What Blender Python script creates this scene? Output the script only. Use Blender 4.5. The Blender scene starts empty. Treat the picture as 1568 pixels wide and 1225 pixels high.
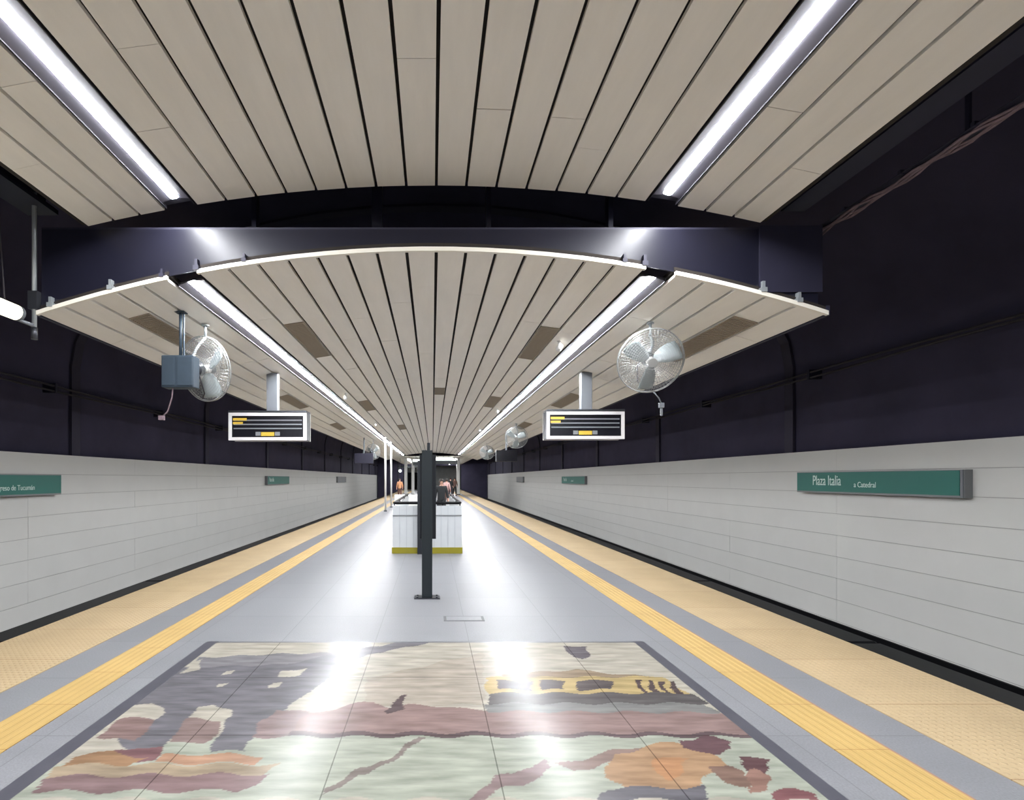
import bpy, bmesh, math, random
from mathutils import Vector, Matrix
random.seed(7)
R = math.radians
scn = bpy.context.scene
COL = scn.collection
# ------------------------------------------------------------------ camera, world, exposure
EYE = 1.6          # lens height above the platform
F = 780.0          # focal length in pixels of the 1568 wide frame
PX, PY = 662.0, 733.0
cam = bpy.data.cameras.new('camera')
cam.sensor_width = 36.0
cam.sensor_fit = 'HORIZONTAL'
cam.lens = 36.0 * F / 1568.0
cam.shift_x = (784.0 - PX) / 1568.0
cam.shift_y = (PY - 612.5) / 1568.0
cam.clip_start = 0.05
cam.clip_end = 300
cam_o = bpy.data.objects.new('camera', cam)
COL.objects.link(cam_o)
cam_o.location = (0, 0, EYE)
cam_o.rotation_euler = (R(90), 0, 0)
scn.camera = cam_o
w = bpy.data.worlds.new('world')
scn.world = w
w.use_nodes = True
w.node_tree.nodes['Background'].inputs[0].default_value = (0.03, 0.03, 0.04, 1)
w.node_tree.nodes['Background'].inputs[1].default_value = 0.3
scn.view_settings.view_transform = 'Standard'
scn.view_settings.look = 'None'
scn.view_settings.gamma = 1.0
scn.view_settings.exposure = 1.22
scn.view_settings.use_curve_mapping = False
LAMP = 92.0        # radiance of the long ceiling lamps

# ------------------------------------------------------------------ materials
def lin(c):
    return tuple((v / 255 / 12.92) if v / 255 <= 0.04045 else ((v / 255 + 0.055) / 1.055) ** 2.4 for v in c) + (1.0,)

def mat(name, rgb, rough=0.6, metal=0.0, noise=0.0, nscale=4.0, stretch=(1, 1, 1), bump=0.0, bscale=60.0,
        emit=None, estr=0.0, alpha=1.0, rvar=0.0, spec=0.5, coat=0.0):
    m = bpy.data.materials.new(name)
    m.use_nodes = True
    nt = m.node_tree
    b = nt.nodes['Principled BSDF']
    c = lin(rgb)
    b.inputs['Base Color'].default_value = c
    b.inputs['Roughness'].default_value = rough
    b.inputs['Metallic'].default_value = metal
    b.inputs['Specular IOR Level'].default_value = spec
    if coat:
        b.inputs['Coat Weight'].default_value = coat
        b.inputs['Coat Roughness'].default_value = 0.1
    if emit is not None:
        b.inputs['Emission Color'].default_value = lin(emit)
        b.inputs['Emission Strength'].default_value = estr
    if alpha < 1:
        b.inputs['Alpha'].default_value = alpha
    tc = nt.nodes.new('ShaderNodeTexCoord')
    mp = nt.nodes.new('ShaderNodeMapping')
    mp.inputs['Scale'].default_value = stretch
    nt.links.new(tc.outputs['Object'], mp.inputs['Vector'])
    if noise > 0 or rvar > 0:
        n = nt.nodes.new('ShaderNodeTexNoise')
        n.inputs['Scale'].default_value = nscale
        n.inputs['Detail'].default_value = 6
        n.inputs['Roughness'].default_value = 0.6
        nt.links.new(mp.outputs['Vector'], n.inputs['Vector'])
        if noise > 0:
            r = nt.nodes.new('ShaderNodeMapRange')
            r.inputs['From Min'].default_value = 0.25
            r.inputs['From Max'].default_value = 0.75
            r.inputs['To Min'].default_value = 1 - noise
            r.inputs['To Max'].default_value = 1 + noise
            nt.links.new(n.outputs['Fac'], r.inputs['Value'])
            mx = nt.nodes.new('ShaderNodeVectorMath')
            mx.operation = 'SCALE'
            mx.inputs[0].default_value = c[:3]
            nt.links.new(r.outputs['Result'], mx.inputs['Scale'])
            nt.links.new(mx.outputs['Vector'], b.inputs['Base Color'])
        if rvar > 0:
            r2 = nt.nodes.new('ShaderNodeMapRange')
            r2.inputs['From Min'].default_value = 0.3
            r2.inputs['From Max'].default_value = 0.7
            r2.inputs['To Min'].default_value = max(rough - rvar, 0.02)
            r2.inputs['To Max'].default_value = rough + rvar
            nt.links.new(n.outputs['Fac'], r2.inputs['Value'])
            nt.links.new(r2.outputs['Result'], b.inputs['Roughness'])
    if bump > 0:
        n2 = nt.nodes.new('ShaderNodeTexNoise')
        n2.inputs['Scale'].default_value = bscale
        n2.inputs['Detail'].default_value = 3
        nt.links.new(mp.outputs['Vector'], n2.inputs['Vector'])
        bp = nt.nodes.new('ShaderNodeBump')
        bp.inputs['Strength'].default_value = bump
        bp.inputs['Distance'].default_value = 0.02
        nt.links.new(n2.outputs['Fac'], bp.inputs['Height'])
        nt.links.new(bp.outputs['Normal'], b.inputs['Normal'])
    return m

M = {}
M['plank'] = mat('plank_beige', (236, 231, 222), 0.5, noise=0.04, nscale=3, stretch=(3, 0.5, 1))
M['plankedge'] = mat('plank_edge_white', (235, 230, 218), 0.45)
M['backing'] = mat('dark_backing', (40, 34, 30), 0.9)
M['wall'] = mat('enamel_wall', (197, 197, 194), 0.45, noise=0.03, nscale=1.5)
M['seam'] = mat('wall_seam', (150, 150, 148), 0.7)
M['navy'] = mat('navy_paint', (36, 35, 54), 0.6, noise=0.2, nscale=1.2)
M['vault'] = mat('dark_vault', (65, 62, 84), 0.85, noise=0.25, nscale=0.7)
M['rib'] = mat('vault_rib', (50, 47, 64), 0.8)
M['beam'] = mat('beam_paint', (28, 28, 41), 0.34, noise=0.12, nscale=2, spec=0.3)
M['black'] = mat('black_rubber', (11, 11, 14), 0.4, noise=0.25, nscale=6, spec=0.15)
M['bed'] = mat('track_ballast', (16, 15, 17), 0.95, noise=0.4, nscale=12)
M['post'] = mat('post_green_black', (26, 34, 38), 0.4, noise=0.08, nscale=5)
M['postdark'] = mat('post_dark', (22, 27, 34), 0.45)
M['galv'] = mat('galvanised_steel', (172, 178, 182), 0.4, metal=0.5, noise=0.08, nscale=8)
M['pale'] = mat('pale_grey_paint', (106, 110, 116), 0.4)
M['white'] = mat('white_paint', (228, 228, 226), 0.35)
M['framewhite'] = mat('silver_white_frame', (226, 224, 226), 0.3)
M['bluegrey'] = mat('blue_grey_enamel', (44, 58, 71), 0.5, noise=0.12, nscale=9)
M['reflector'] = mat('lamp_reflector', (74, 72, 80), 0.4)
M['chanside'] = mat('lamp_channel_side', (38, 37, 43), 0.45)
M['lamp'] = mat('lamp_diffuser', (255, 255, 255), 0.5, emit=(250, 252, 255), estr=LAMP)
M['lamp_far'] = mat('lamp_far_diffuser', (255, 255, 255), 0.5, emit=(250, 252, 255), estr=26)
M['panel_reflection'] = mat('panel_reflection', (172, 177, 182), 0.4)
M['tube'] = mat('cream_tube', (238, 236, 220), 0.4, emit=(255, 252, 232), estr=0.75)
M['green'] = mat('teal_sign', (8, 100, 90), 0.45, noise=0.03)
M['signtext'] = mat('sign_lettering', (205, 226, 220), 0.5)
M['signgrey'] = mat('sign_grey', (120, 122, 124), 0.5)
M['vent'] = mat('vent_grille', (150, 138, 122), 0.7)
M['screen'] = mat('screen_black', (24, 24, 30), 0.25)
M['screentext'] = mat('screen_grey_rows', (90, 92, 96), 0.5, emit=(120, 122, 128), estr=0.25)
M['yellow'] = mat('screen_yellow', (160, 134, 44), 0.5, emit=(214, 184, 70), estr=0.2)
M['yellow2'] = mat('kiosk_yellow', (138, 130, 30), 0.4)
M['glasswhite'] = mat('white_glass_panel', (196, 200, 203), 0.2, noise=0.03)
M['wire'] = mat('fan_wire', (150, 152, 152), 0.35, metal=0.3)
M['blade'] = mat('fan_blade', (150, 160, 162), 0.35, metal=0.2)
M['motor'] = mat('fan_motor', (70, 72, 78), 0.35, metal=0.6)
M['cable'] = mat('dusty_cable', (122, 104, 112), 0.8, noise=0.4, nscale=9)
M['darkcable'] = mat('dark_cable', (52, 48, 54), 0.7)
M['skin'] = mat('skin', (196, 150, 130), 0.5)
M['hair'] = mat('dark_hair', (34, 26, 24), 0.6)
for k, c in dict(jacket=(38, 40, 42), pink=(206, 168, 164), brown=(112, 84, 76), jeans=(40, 42, 54), orange=(206, 150, 112), shoe=(24, 22, 24)).items():
    M[k] = mat('cloth_' + k, c, 0.85, noise=0.12, nscale=20)

def floor_mat():
    m = mat('polished_floor', (118, 119, 123), 0.40, noise=0.08, nscale=1.6, rvar=0.03, stretch=(1, 3, 1), spec=0.16)
    nt = m.node_tree
    b = nt.nodes['Principled BSDF']
    src = b.inputs['Base Color'].links[0].from_socket
    tc = nt.nodes.new('ShaderNodeTexCoord')
    # fine speckle
    n = nt.nodes.new('ShaderNodeTexNoise'); n.inputs['Scale'].default_value = 90; n.inputs['Detail'].default_value = 4
    nt.links.new(tc.outputs['Object'], n.inputs['Vector'])
    r = nt.nodes.new('ShaderNodeMapRange'); r.inputs['From Min'].default_value = .3; r.inputs['From Max'].default_value = .7
    r.inputs['To Min'].default_value = .88; r.inputs['To Max'].default_value = 1.1
    nt.links.new(n.outputs['Fac'], r.inputs['Value'])
    s = nt.nodes.new('ShaderNodeVectorMath'); s.operation = 'SCALE'
    nt.links.new(src, s.inputs[0]); nt.links.new(r.outputs['Result'], s.inputs['Scale'])
    # joints between the slabs
    br = nt.nodes.new('ShaderNodeTexBrick')
    br.offset = 0.0
    br.inputs['Scale'].default_value = 1.0
    br.inputs['Mortar Size'].default_value = 0.004
    br.inputs['Brick Width'].default_value = 0.92
    br.inputs['Row Height'].default_value = 0.92
    br.inputs['Color1'].default_value = (1, 1, 1, 1); br.inputs['Color2'].default_value = (.93, .93, .93, 1)
    br.inputs['Mortar'].default_value = (.72, .72, .72, 1)
    mp = nt.nodes.new('ShaderNodeMapping'); mp.inputs['Location'].default_value = (0.56, -0.41, 0)
    nt.links.new(tc.outputs['Object'], mp.inputs['Vector']); nt.links.new(mp.outputs['Vector'], br.inputs['Vector'])
    mu = nt.nodes.new('ShaderNodeVectorMath'); mu.operation = 'MULTIPLY'
    nt.links.new(s.outputs['Vector'], mu.inputs[0]); nt.links.new(br.outputs['Color'], mu.inputs[1])
    nt.links.new(mu.outputs['Vector'], b.inputs['Base Color'])
    return m
M['floor'] = floor_mat()

def tactile_mat(name, rgb, kind):
    m = mat(name, rgb, 0.55, noise=0.08, nscale=2.2)
    nt = m.node_tree
    b = nt.nodes['Principled BSDF']
    src = b.inputs['Base Color'].links[0].from_socket
    tc = nt.nodes.new('ShaderNodeTexCoord')
    br = nt.nodes.new('ShaderNodeTexBrick'); br.offset = 0.0
    br.inputs['Scale'].default_value = 1.0
    br.inputs['Mortar Size'].default_value = 0.004
    br.inputs['Brick Width'].default_value = 3.0
    br.inputs['Row Height'].default_value = 0.9 if kind == 'dots' else 0.6
    br.inputs['Color1'].default_value = (1, 1, 1, 1); br.inputs['Color2'].default_value = (.94, .93, .9, 1)
    br.inputs['Mortar'].default_value = (.62, .5, .4, 1)
    nt.links.new(tc.outputs['Object'], br.inputs['Vector'])
    mu = nt.nodes.new('ShaderNodeVectorMath'); mu.operation = 'MULTIPLY'
    nt.links.new(src, mu.inputs[0]); nt.links.new(br.outputs['Color'], mu.inputs[1])
    nt.links.new(mu.outputs['Vector'], b.inputs['Base Color'])
    # raised domes or bars as height
    if kind == 'dots':
        v = nt.nodes.new('ShaderNodeTexVoronoi'); v.inputs['Scale'].default_value = 20; v.inputs['Randomness'].default_value = 0
        nt.links.new(tc.outputs['Object'], v.inputs['Vector'])
        h = nt.nodes.new('ShaderNodeMapRange'); h.inputs['From Min'].default_value = .2; h.inputs['From Max'].default_value = .35
        h.inputs['To Min'].default_value = 1; h.inputs['To Max'].default_value = 0
        nt.links.new(v.outputs['Distance'], h.inputs['Value'])
    else:
        v = nt.nodes.new('ShaderNodeTexWave'); v.bands_direction = 'X'; v.inputs['Scale'].default_value = 5.2
        nt.links.new(tc.outputs['Object'], v.inputs['Vector'])
        h = nt.nodes.new('ShaderNodeMapRange'); h.inputs['From Min'].default_value = .4; h.inputs['From Max'].default_value = .6
        nt.links.new(v.outputs['Fac'], h.inputs['Value'])
    bp = nt.nodes.new('ShaderNodeBump'); bp.inputs['Distance'].default_value = 0.006; bp.inputs['Strength'].default_value = 0.7
    nt.links.new(h.outputs['Result'], bp.inputs['Height']); nt.links.new(bp.outputs['Normal'], b.inputs['Normal'])
    return m
M['tact_outer'] = tactile_mat('tactile_edge', (168, 148, 116), 'dots')
M['tact_inner'] = tactile_mat('tactile_guide', (170, 142, 86), 'bars')

# ------------------------------------------------------------------ mesh helpers
class MB:
    def __init__(s):
        s.bm = bmesh.new(); s.mi = 0
    def _fin(s, f, smooth=False):
        f.material_index = s.mi; f.smooth = smooth
    def hexa(s, p):
        v = [s.bm.verts.new(q) for q in p]
        for q in ((0, 3, 2, 1), (4, 5, 6, 7), (0, 1, 5, 4), (1, 2, 6, 5), (2, 3, 7, 6), (3, 0, 4, 7)):
            s._fin(s.bm.faces.new([v[i] for i in q]))
        return s
    def box(s, x0, x1, y0, y1, z0, z1):
        return s.hexa([(x0, y0, z0), (x1, y0, z0), (x1, y1, z0), (x0, y1, z0), (x0, y0, z1), (x1, y0, z1), (x1, y1, z1), (x0, y1, z1)])
    def tube(s, pts, r, n=10, closed=False, cap=True):
        pts = [Vector(p) for p in pts]
        rs = r if isinstance(r, (list, tuple)) else [r] * len(pts)
        rings = []
        N = len(pts)
        up = None
        for i, p in enumerate(pts):
            if closed:
                d = pts[(i + 1) % N] - pts[i - 1]
            else:
                d = pts[min(i + 1, N - 1)] - pts[max(i - 1, 0)]
            d.normalize()
            if up is None or abs(d.dot(up)) > .95:
                up = Vector((0, 0, 1)) if abs(d.z) < .9 else Vector((1, 0, 0))
            a = d.cross(up).normalized(); b = a.cross(d).normalized()
            up = b
            rings.append([s.bm.verts.new(p + rs[i] * (math.cos(t) * a + math.sin(t) * b)) for t in [2 * math.pi * k / n for k in range(n)]])
        for i in range(N if closed else N - 1):
            A, B = rings[i], rings[(i + 1) % N]
            for k in range(n):
                s._fin(s.bm.faces.new([A[k], B[k], B[(k + 1) % n], A[(k + 1) % n]]), n > 4)
        if cap and not closed:
            s._fin(s.bm.faces.new(rings[0])); s._fin(s.bm.faces.new(rings[-1][::-1]))
        return s
    def ring(s, c, axis, rad, r, n=36, m=5):
        c = Vector(c); axis = Vector(axis).normalized()
        a = axis.orthogonal().normalized(); b = axis.cross(a)
        return s.tube([c + rad * (math.cos(t) * a + math.sin(t) * b) for t in [2 * math.pi * k / n for k in range(n)]], r, m, closed=True)
    def lathe(s, c, prof, n=20, axis=(0, 0, 1)):
        c = Vector(c); ax = Vector(axis).normalized(); a = ax.orthogonal().normalized(); b = ax.cross(a)
        rings = [[s.bm.verts.new(c + ax * h + r * (math.cos(t) * a + math.sin(t) * b)) for t in [2 * math.pi * k / n for k in range(n)]] for r, h in prof]
        for A, B in zip(rings, rings[1:]):
            for k in range(n):
                s._fin(s.bm.faces.new([A[k], A[(k + 1) % n], B[(k + 1) % n], B[k]]), True)
        s._fin(s.bm.faces.new(rings[0][::-1])); s._fin(s.bm.faces.new(rings[-1]))
        return s
    def build(s, name, m, parent=None, bevel=0.0, smooth=False):
        bmesh.ops.recalc_face_normals(s.bm, faces=s.bm.faces)
        me = bpy.data.meshes.new(name)
        s.bm.to_mesh(me); s.bm.free()
        for x in (m if isinstance(m, (list, tuple)) else [m]):
            me.materials.append(M[x] if isinstance(x, str) else x)
        o = bpy.data.objects.new(name, me)
        COL.objects.link(o)
        if parent is not None:
            o.parent = parent
        if bevel > 0:
            md = o.modifiers.new('bevel', 'BEVEL'); md.width = bevel; md.segments = 2; md.limit_method = 'ANGLE'; md.angle_limit = R(40)
        if smooth:
            for p in me.polygons: p.use_smooth = True
        return o

def tag(o, label, cat, group=None):
    o['label'] = label; o['category'] = cat
    if group: o['group'] = group
    return o
def thing(name, label, cat, loc=(0, 0, 0), rz=0.0, group=None):
    o = bpy.data.objects.new(name, None); COL.objects.link(o)
    o.empty_display_size = 0.1
    o.location = loc; o.rotation_euler = (0, 0, rz)
    return tag(o, label, cat, group)
def struct(o):
    o['kind'] = 'structure'; return o
def copy_tree(o, parent=None):
    c = o.copy(); COL.objects.link(c)
    if parent is not None: c.parent = parent
    for ch in list(o.children):
        copy_tree(ch, c)
    return c
def dup(o, loc, label, rz=None):
    c = copy_tree(o); c.location = loc; c['label'] = label
    if rz is not None: c.rotation_euler = (0, 0, rz)
    return c
def lettering(name, txt, size, m, parent, mtx, sx=1.0):
    cu = bpy.data.curves.new(name, 'FONT'); cu.body = txt; cu.size = size; cu.extrude = 0.002
    t = bpy.data.objects.new(name, cu); COL.objects.link(t)
    bpy.context.view_layer.update()
    me = bpy.data.meshes.new_from_object(t.evaluated_get(bpy.context.evaluated_depsgraph_get()))
    bpy.data.objects.remove(t)
    me.transform(Matrix.Diagonal((sx, 1, 1, 1))); me.transform(mtx)
    me.materials.clear(); me.materials.append(M[m])
    o = bpy.data.objects.new(name, me); COL.objects.link(o); o.parent = parent
    return o

# ------------------------------------------------------------------ platform
XL, XR = -4.2, 4.055
Y0, Y1 = -4.0, 78.0
struct(MB().box(XL, XR, Y0, Y1, -0.3, 0.0).build('floor', 'floor'))
b = MB()
for sx in (-1, 1):
    xw = 7.3 * sx
    b.box(min(XL if sx < 0 else XR, xw), max(XL if sx < 0 else XR, xw), Y0, Y1, -1.3, -1.15)
struct(b.build('track_bed', 'bed'))
b = MB(); b.box(XL + .5, XR - .5, Y0, Y1, -1.15, -0.3)
struct(b.build('floor', 'bed'))
TH = 0.006
struct(MB().box(XL, -3.22, Y0, Y1, 0, TH).build('trim_1', 'tact_outer'))
struct(MB().box(3.07, XR, Y0, Y1, 0, TH).build('trim_2', 'tact_outer'))
struct(MB().box(-2.83, -2.51, Y0, Y1, 0, TH).build('trim_3', 'tact_inner'))
struct(MB().box(2.37, 2.69, Y0, Y1, 0, TH).build('trim_4', 'tact_inner'))
M['brownline'] = mat('brown_joint', (140, 106, 92), 0.7)
struct(MB().box(2.69, 2.705, Y0, Y1, 0, TH * .8).build('trim_5', 'brownline'))
# black nosing sections along both platform edges
def nosing(name, x0, x1, cut):
    b = MB(); y = Y0
    while y < Y1:
        e = min(y + 3.0, Y1)
        b.box(x0, x1, y + .006, e - .006, -0.11, -0.006)
        xm = x0 + (x1 - x0) * .4
        y = e
    o = b.build(name, 'black', bevel=0.03)
    return struct(o)
nosing('trim_6', XL - .34, XL - .002, 0)
nosing('trim_7', XR + .002, XR + .34, 0)

# ------------------------------------------------------------------ floor picture (tiled mosaic)
def fl(px, py):
    return ((px - PX) * EYE / (py - PY), F * EYE / (py - PY))
CREAM, GREEN, SLATE, MAUVE = (204, 198, 184), (186, 192, 172), (134, 132, 138), (162, 142, 141)
TAN, ORANGE, OCHRE, MAROON, GREY = (186, 168, 144), (200, 160, 134), (206, 184, 134), (138, 112, 112), (150, 150, 148)
polys = [
    ((188, 193, 178), [(330, 1128), (1190, 1128), (1330, 1225), (-20, 1225), (-30, 1190)]),
    ((196, 186, 172), [(560, 1040), (740, 1000), (740, 1080), (560, 1080)]),
    (SLATE, [(262, 1028), (330, 1012), (470, 1008), (560, 992), (640, 980), (660, 984), (560, 1004), (515, 1030), (480, 1058), (450, 1075), (400, 1120), (372, 1152), (318, 1152), (345, 1110), (352, 1090), (330, 1080), (300, 1086), (268, 1128), (246, 1150), (200, 1152), (170, 1130), (236, 1096), (252, 1086), (236, 1080), (205, 1080), (170, 1104), (120, 1140), (180, 1082), (225, 1050)]),
    ((152, 150, 154), [(300, 1008), (420, 1002), (520, 1000), (440, 1018), (300, 1022)]),
    (CREAM, [(285, 1022), (310, 1010), (305, 1026), (275, 1034)]), (CREAM, [(345, 1030), (362, 1028), (356, 1034), (338, 1036)]),
    (CREAM, [(430, 1028), (470, 1024), (462, 1034), (424, 1038)]), (CREAM, [(332, 1050), (350, 1047), (344, 1053), (330, 1055)]),
    (CREAM, [(415, 1048), (434, 1043), (428, 1052), (412, 1056)]),
    (CREAM, [(186, 1094), (214, 1084), (240, 1082), (254, 1090), (240, 1102), (216, 1100)]),
    (CREAM, [(290, 1100), (300, 1086), (330, 1081), (354, 1086), (356, 1096), (342, 1104), (316, 1102)]),
    ((158, 134, 130), [(150, 1128), (190, 1100), (240, 1102), (208, 1134), (160, 1134)]),
    ((158, 138, 134), [(262, 1132), (288, 1101), (342, 1104), (322, 1136), (262, 1140)]),
    (CREAM, [(118, 1150), (135, 1136), (158, 1138), (150, 1150)]),
    (MAUVE, [(396, 1110), (424, 1086), (470, 1092), (470, 1128), (388, 1130)]),
    ((146, 112, 114), [(170, 1152), (215, 1144), (250, 1146), (232, 1168), (180, 1166)]),
    (ORANGE, [(244, 1158), (300, 1155), (400, 1158), (392, 1170), (232, 1170)]),
    ((176, 142, 112), [(112, 1158), (172, 1152), (222, 1162), (200, 1172), (100, 1172)]),
    (TAN, [(94, 1172), (430, 1171), (400, 1190), (74, 1190)]),
    ((154, 130, 130), [(68, 1190), (416, 1186), (366, 1212), (54, 1214)]),
    ((166, 142, 138), [(440, 1128), (470, 1094), (548, 1078), (575, 1076), (600, 1084), (628, 1080), (680, 1082), (720, 1088), (760, 1088), (1108, 1092), (1150, 1128)]),
    ((110, 96, 98), [(602, 1082), (610, 1066), (620, 1066), (616, 1088), (590, 1092), (584, 1088)]),
    ((120, 104, 106), [(440, 1122), (1148, 1124), (1150, 1129), (436, 1129)]),
    (GREY, [(742, 1078), (1076, 1078), (1100, 1092), (744, 1090)]),
    ((112, 108, 108), [(748, 1060), (1050, 1060), (1090, 1078), (748, 1078)]),
    (OCHRE, [(742, 1038), (1012, 1036), (1052, 1062), (746, 1062)]),
    ((168, 150, 128), [(770, 1034), (880, 1026), (960, 1034), (1000, 1037), (770, 1038)]),
] + [((112, 104, 104), [(a, 1043), (b_, 1043), (b_ + 4, 1057), (a + 4, 1057)]) for a, b_ in ((760, 812), (826, 862), (880, 936))] \
  + [((104, 92, 92), [(a, 1043), (a + 8, 1043), (a + 20, 1062), (a + 12, 1062)]) for a in (972, 990, 1006, 1022)] + [
    ((120, 114, 120), [(862, 990), (895, 990), (904, 1000), (894, 1010), (876, 1008)]),
    ((150, 140, 134), [(640, 1132), (655, 1132), (560, 1188), (500, 1214), (495, 1208), (580, 1168)]),
    (MAUVE, [(718, 1225), (760, 1192), (836, 1166), (850, 1178), (800, 1200), (760, 1212), (748, 1226)]),
    ((158, 136, 128), [(850, 1172), (960, 1146), (1020, 1140), (968, 1160), (880, 1182)]),
    ((192, 158, 126), [(924, 1190), (940, 1160), (990, 1142), (1040, 1138), (1085, 1152), (1110, 1170), (1084, 1190), (1070, 1208), (960, 1208)]),
    ((204, 156, 118), [(996, 1160), (1050, 1165), (1050, 1185), (1020, 1194), (1004, 1182)]),
    ((122, 120, 126), [(924, 1208), (1078, 1206), (1086, 1226), (918, 1226)]),
    ((124, 98, 102), [(1044, 1134), (1080, 1128), (1126, 1138), (1120, 1150), (1096, 1156), (1050, 1146)]),
    ((150, 124, 112), [(1086, 1174), (1112, 1170), (1140, 1180), (1140, 1204), (1106, 1200)]),
    ((116, 90, 92), [(1130, 1162), (1172, 1162), (1184, 1180), (1176, 1190), (1150, 1182)]),
    ((166, 132, 120), [(1138, 1188), (1160, 1180), (1182, 1194), (1172, 1210), (1144, 1212)]),
    ((146, 104, 106), [(1180, 1216), (1212, 1210), (1248, 1214), (1262, 1228), (1186, 1228)]),
]
fpolys = [(tuple(.44 * v for v in lin(c)[:3]), [fl(*p) for p in ps]) for c, ps in polys]
fboxes = [(c, ps, min(p[0] for p in ps), max(p[0] for p in ps), min(p[1] for p in ps), max(p[1] for p in ps)) for c, ps in fpolys]
def inside(x, y, ps):
    r = False; j = len(ps) - 1
    for i in range(len(ps)):
        xi, yi = ps[i]; xj, yj = ps[j]
        if (yi > y) != (yj > y) and x < (xj - xi) * (y - yi) / (yj - yi) + xi: r = not r
        j = i
    return r
def mosaic():
    x0, x1, y0, y1 = -2.10, 1.97, 1.1, 4.96
    st = 0.009
    nx = int((x1 - x0) / st); ny = int((y1 - y0) / st)
    verts = [(x0 + (x1 - x0) * i / nx, y0 + (y1 - y0) * j / ny, 0.004) for j in range(ny + 1) for i in range(nx + 1)]
    faces = [(j * (nx + 1) + i, j * (nx + 1) + i + 1, (j + 1) * (nx + 1) + i + 1, (j + 1) * (nx + 1) + i) for j in range(ny) for i in range(nx)]
    me = bpy.data.meshes.new('mosaic'); me.from_pydata(verts, [], faces)
    at = me.color_attributes.new('inlay', 'FLOAT_COLOR', 'POINT')
    cream = tuple(.44 * v for v in lin(CREAM)[:3]); data = []
    for (x, y, z) in verts:
        c = cream
        xx = x + .012 * math.sin(y * 23) + .008 * math.sin(x * 41 + y * 9) + .006 * math.sin(x * 130 + 3 * math.sin(y * 90)); yy = y + .02 * math.sin(x * 17 + 2 * y)
        for pc, ps, a, b2, c2, d in fboxes:
            if a <= xx <= b2 and c2 <= yy <= d and inside(xx, yy, ps): c = pc
        data.extend((c[0], c[1], c[2], 1.0))
    at.data.foreach_set('color', data)
    m = mat('mosaic_glaze', (200, 200, 190), 0.24, rvar=0.025, nscale=2.5, spec=0.08)
    nt = m.node_tree; bb = nt.nodes['Principled BSDF']
    ca = nt.nodes.new('ShaderNodeAttribute'); ca.attribute_name = 'inlay'
    tc = nt.nodes.new('ShaderNodeTexCoord')
    mp = nt.nodes.new('ShaderNodeMapping'); mp.inputs['Scale'].default_value = (1.0, 5.0, 1)
    nt.links.new(tc.outputs['Object'], mp.inputs['Vector'])
    n = nt.nodes.new('ShaderNodeTexNoise'); n.inputs['Scale'].default_value = 3.2; n.inputs['Detail'].default_value = 8
    nt.links.new(mp.outputs['Vector'], n.inputs['Vector'])
    r = nt.nodes.new('ShaderNodeMapRange'); r.inputs['From Min'].default_value = .3; r.inputs['From Max'].default_value = .7
    r.inputs['To Min'].default_value = .72; r.inputs['To Max'].default_value = 1.2
    nt.links.new(n.outputs['Fac'], r.inputs['Value'])
    s = nt.nodes.new('ShaderNodeVectorMath'); s.operation = 'SCALE'
    nt.links.new(ca.outputs['Color'], s.inputs[0]); nt.links.new(r.outputs['Result'], s.inputs['Scale'])
    br = nt.nodes.new('ShaderNodeTexBrick'); br.offset = 0.0
    br.inputs['Scale'].default_value = 1; br.inputs['Mortar Size'].default_value = .004
    br.inputs['Brick Width'].default_value = .92; br.inputs['Row Height'].default_value = .92
    br.inputs['Color1'].default_value = (1, 1, 1, 1); br.inputs['Color2'].default_value = (.97, .97, .97, 1); br.inputs['Mortar'].default_value = (.5, .5, .5, 1)
    mp2 = nt.nodes.new('ShaderNodeMapping'); mp2.inputs['Location'].default_value = (0.56, -0.41, 0)
    nt.links.new(tc.outputs['Object'], mp2.inputs['Vector']); nt.links.new(mp2.outputs['Vector'], br.inputs['Vector'])
    mu = nt.nodes.new('ShaderNodeVectorMath'); mu.operation = 'MULTIPLY'
    nt.links.new(s.outputs['Vector'], mu.inputs[0]); nt.links.new(br.outputs['Color'], mu.inputs[1])
    nt.links.new(mu.outputs['Vector'], bb.inputs['Base Color'])
    me.materials.append(m)
    o = bpy.data.objects.new('mosaic_picture', me); COL.objects.link(o)
    return o
t = thing('floor_mural', 'large pale tiled picture set into the platform floor with a dark border', 'mural', (0, 3, 0))
mo = mosaic(); mo.parent = t; mo.location = (0, -3, 0)
M['border'] = mat('mural_border', (72, 72, 79), 0.3, noise=0.15, nscale=5)
b = MB()
b.box(-2.21, -2.10, -2.0, 2.0, 0, .004); b.box(1.97, 2.07, -2.0, 2.0, 0, .004); b.box(-2.10, 1.97, 1.96, 1.985, 0, .004)
b.build('border', 'border', t)
# floor hatch
t = thing('floor_hatch', 'small rectangular metal hatch cover flush in the floor near the dark post', 'hatch', (.36, 5.82, 0))
M['hatchframe'] = mat('hatch_frame', (78, 78, 82), .6)
MB().box(-.23, .23, -.1, .1, 0, .003).build('frame', 'hatchframe', t)
M['hatch'] = mat('hatch_plate', (118, 119, 123), .45, noise=.1, nscale=20, spec=.2)
MB().box(-.2, .2, -.08, .08, .003, .005).build('plate', 'hatch', t)

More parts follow.
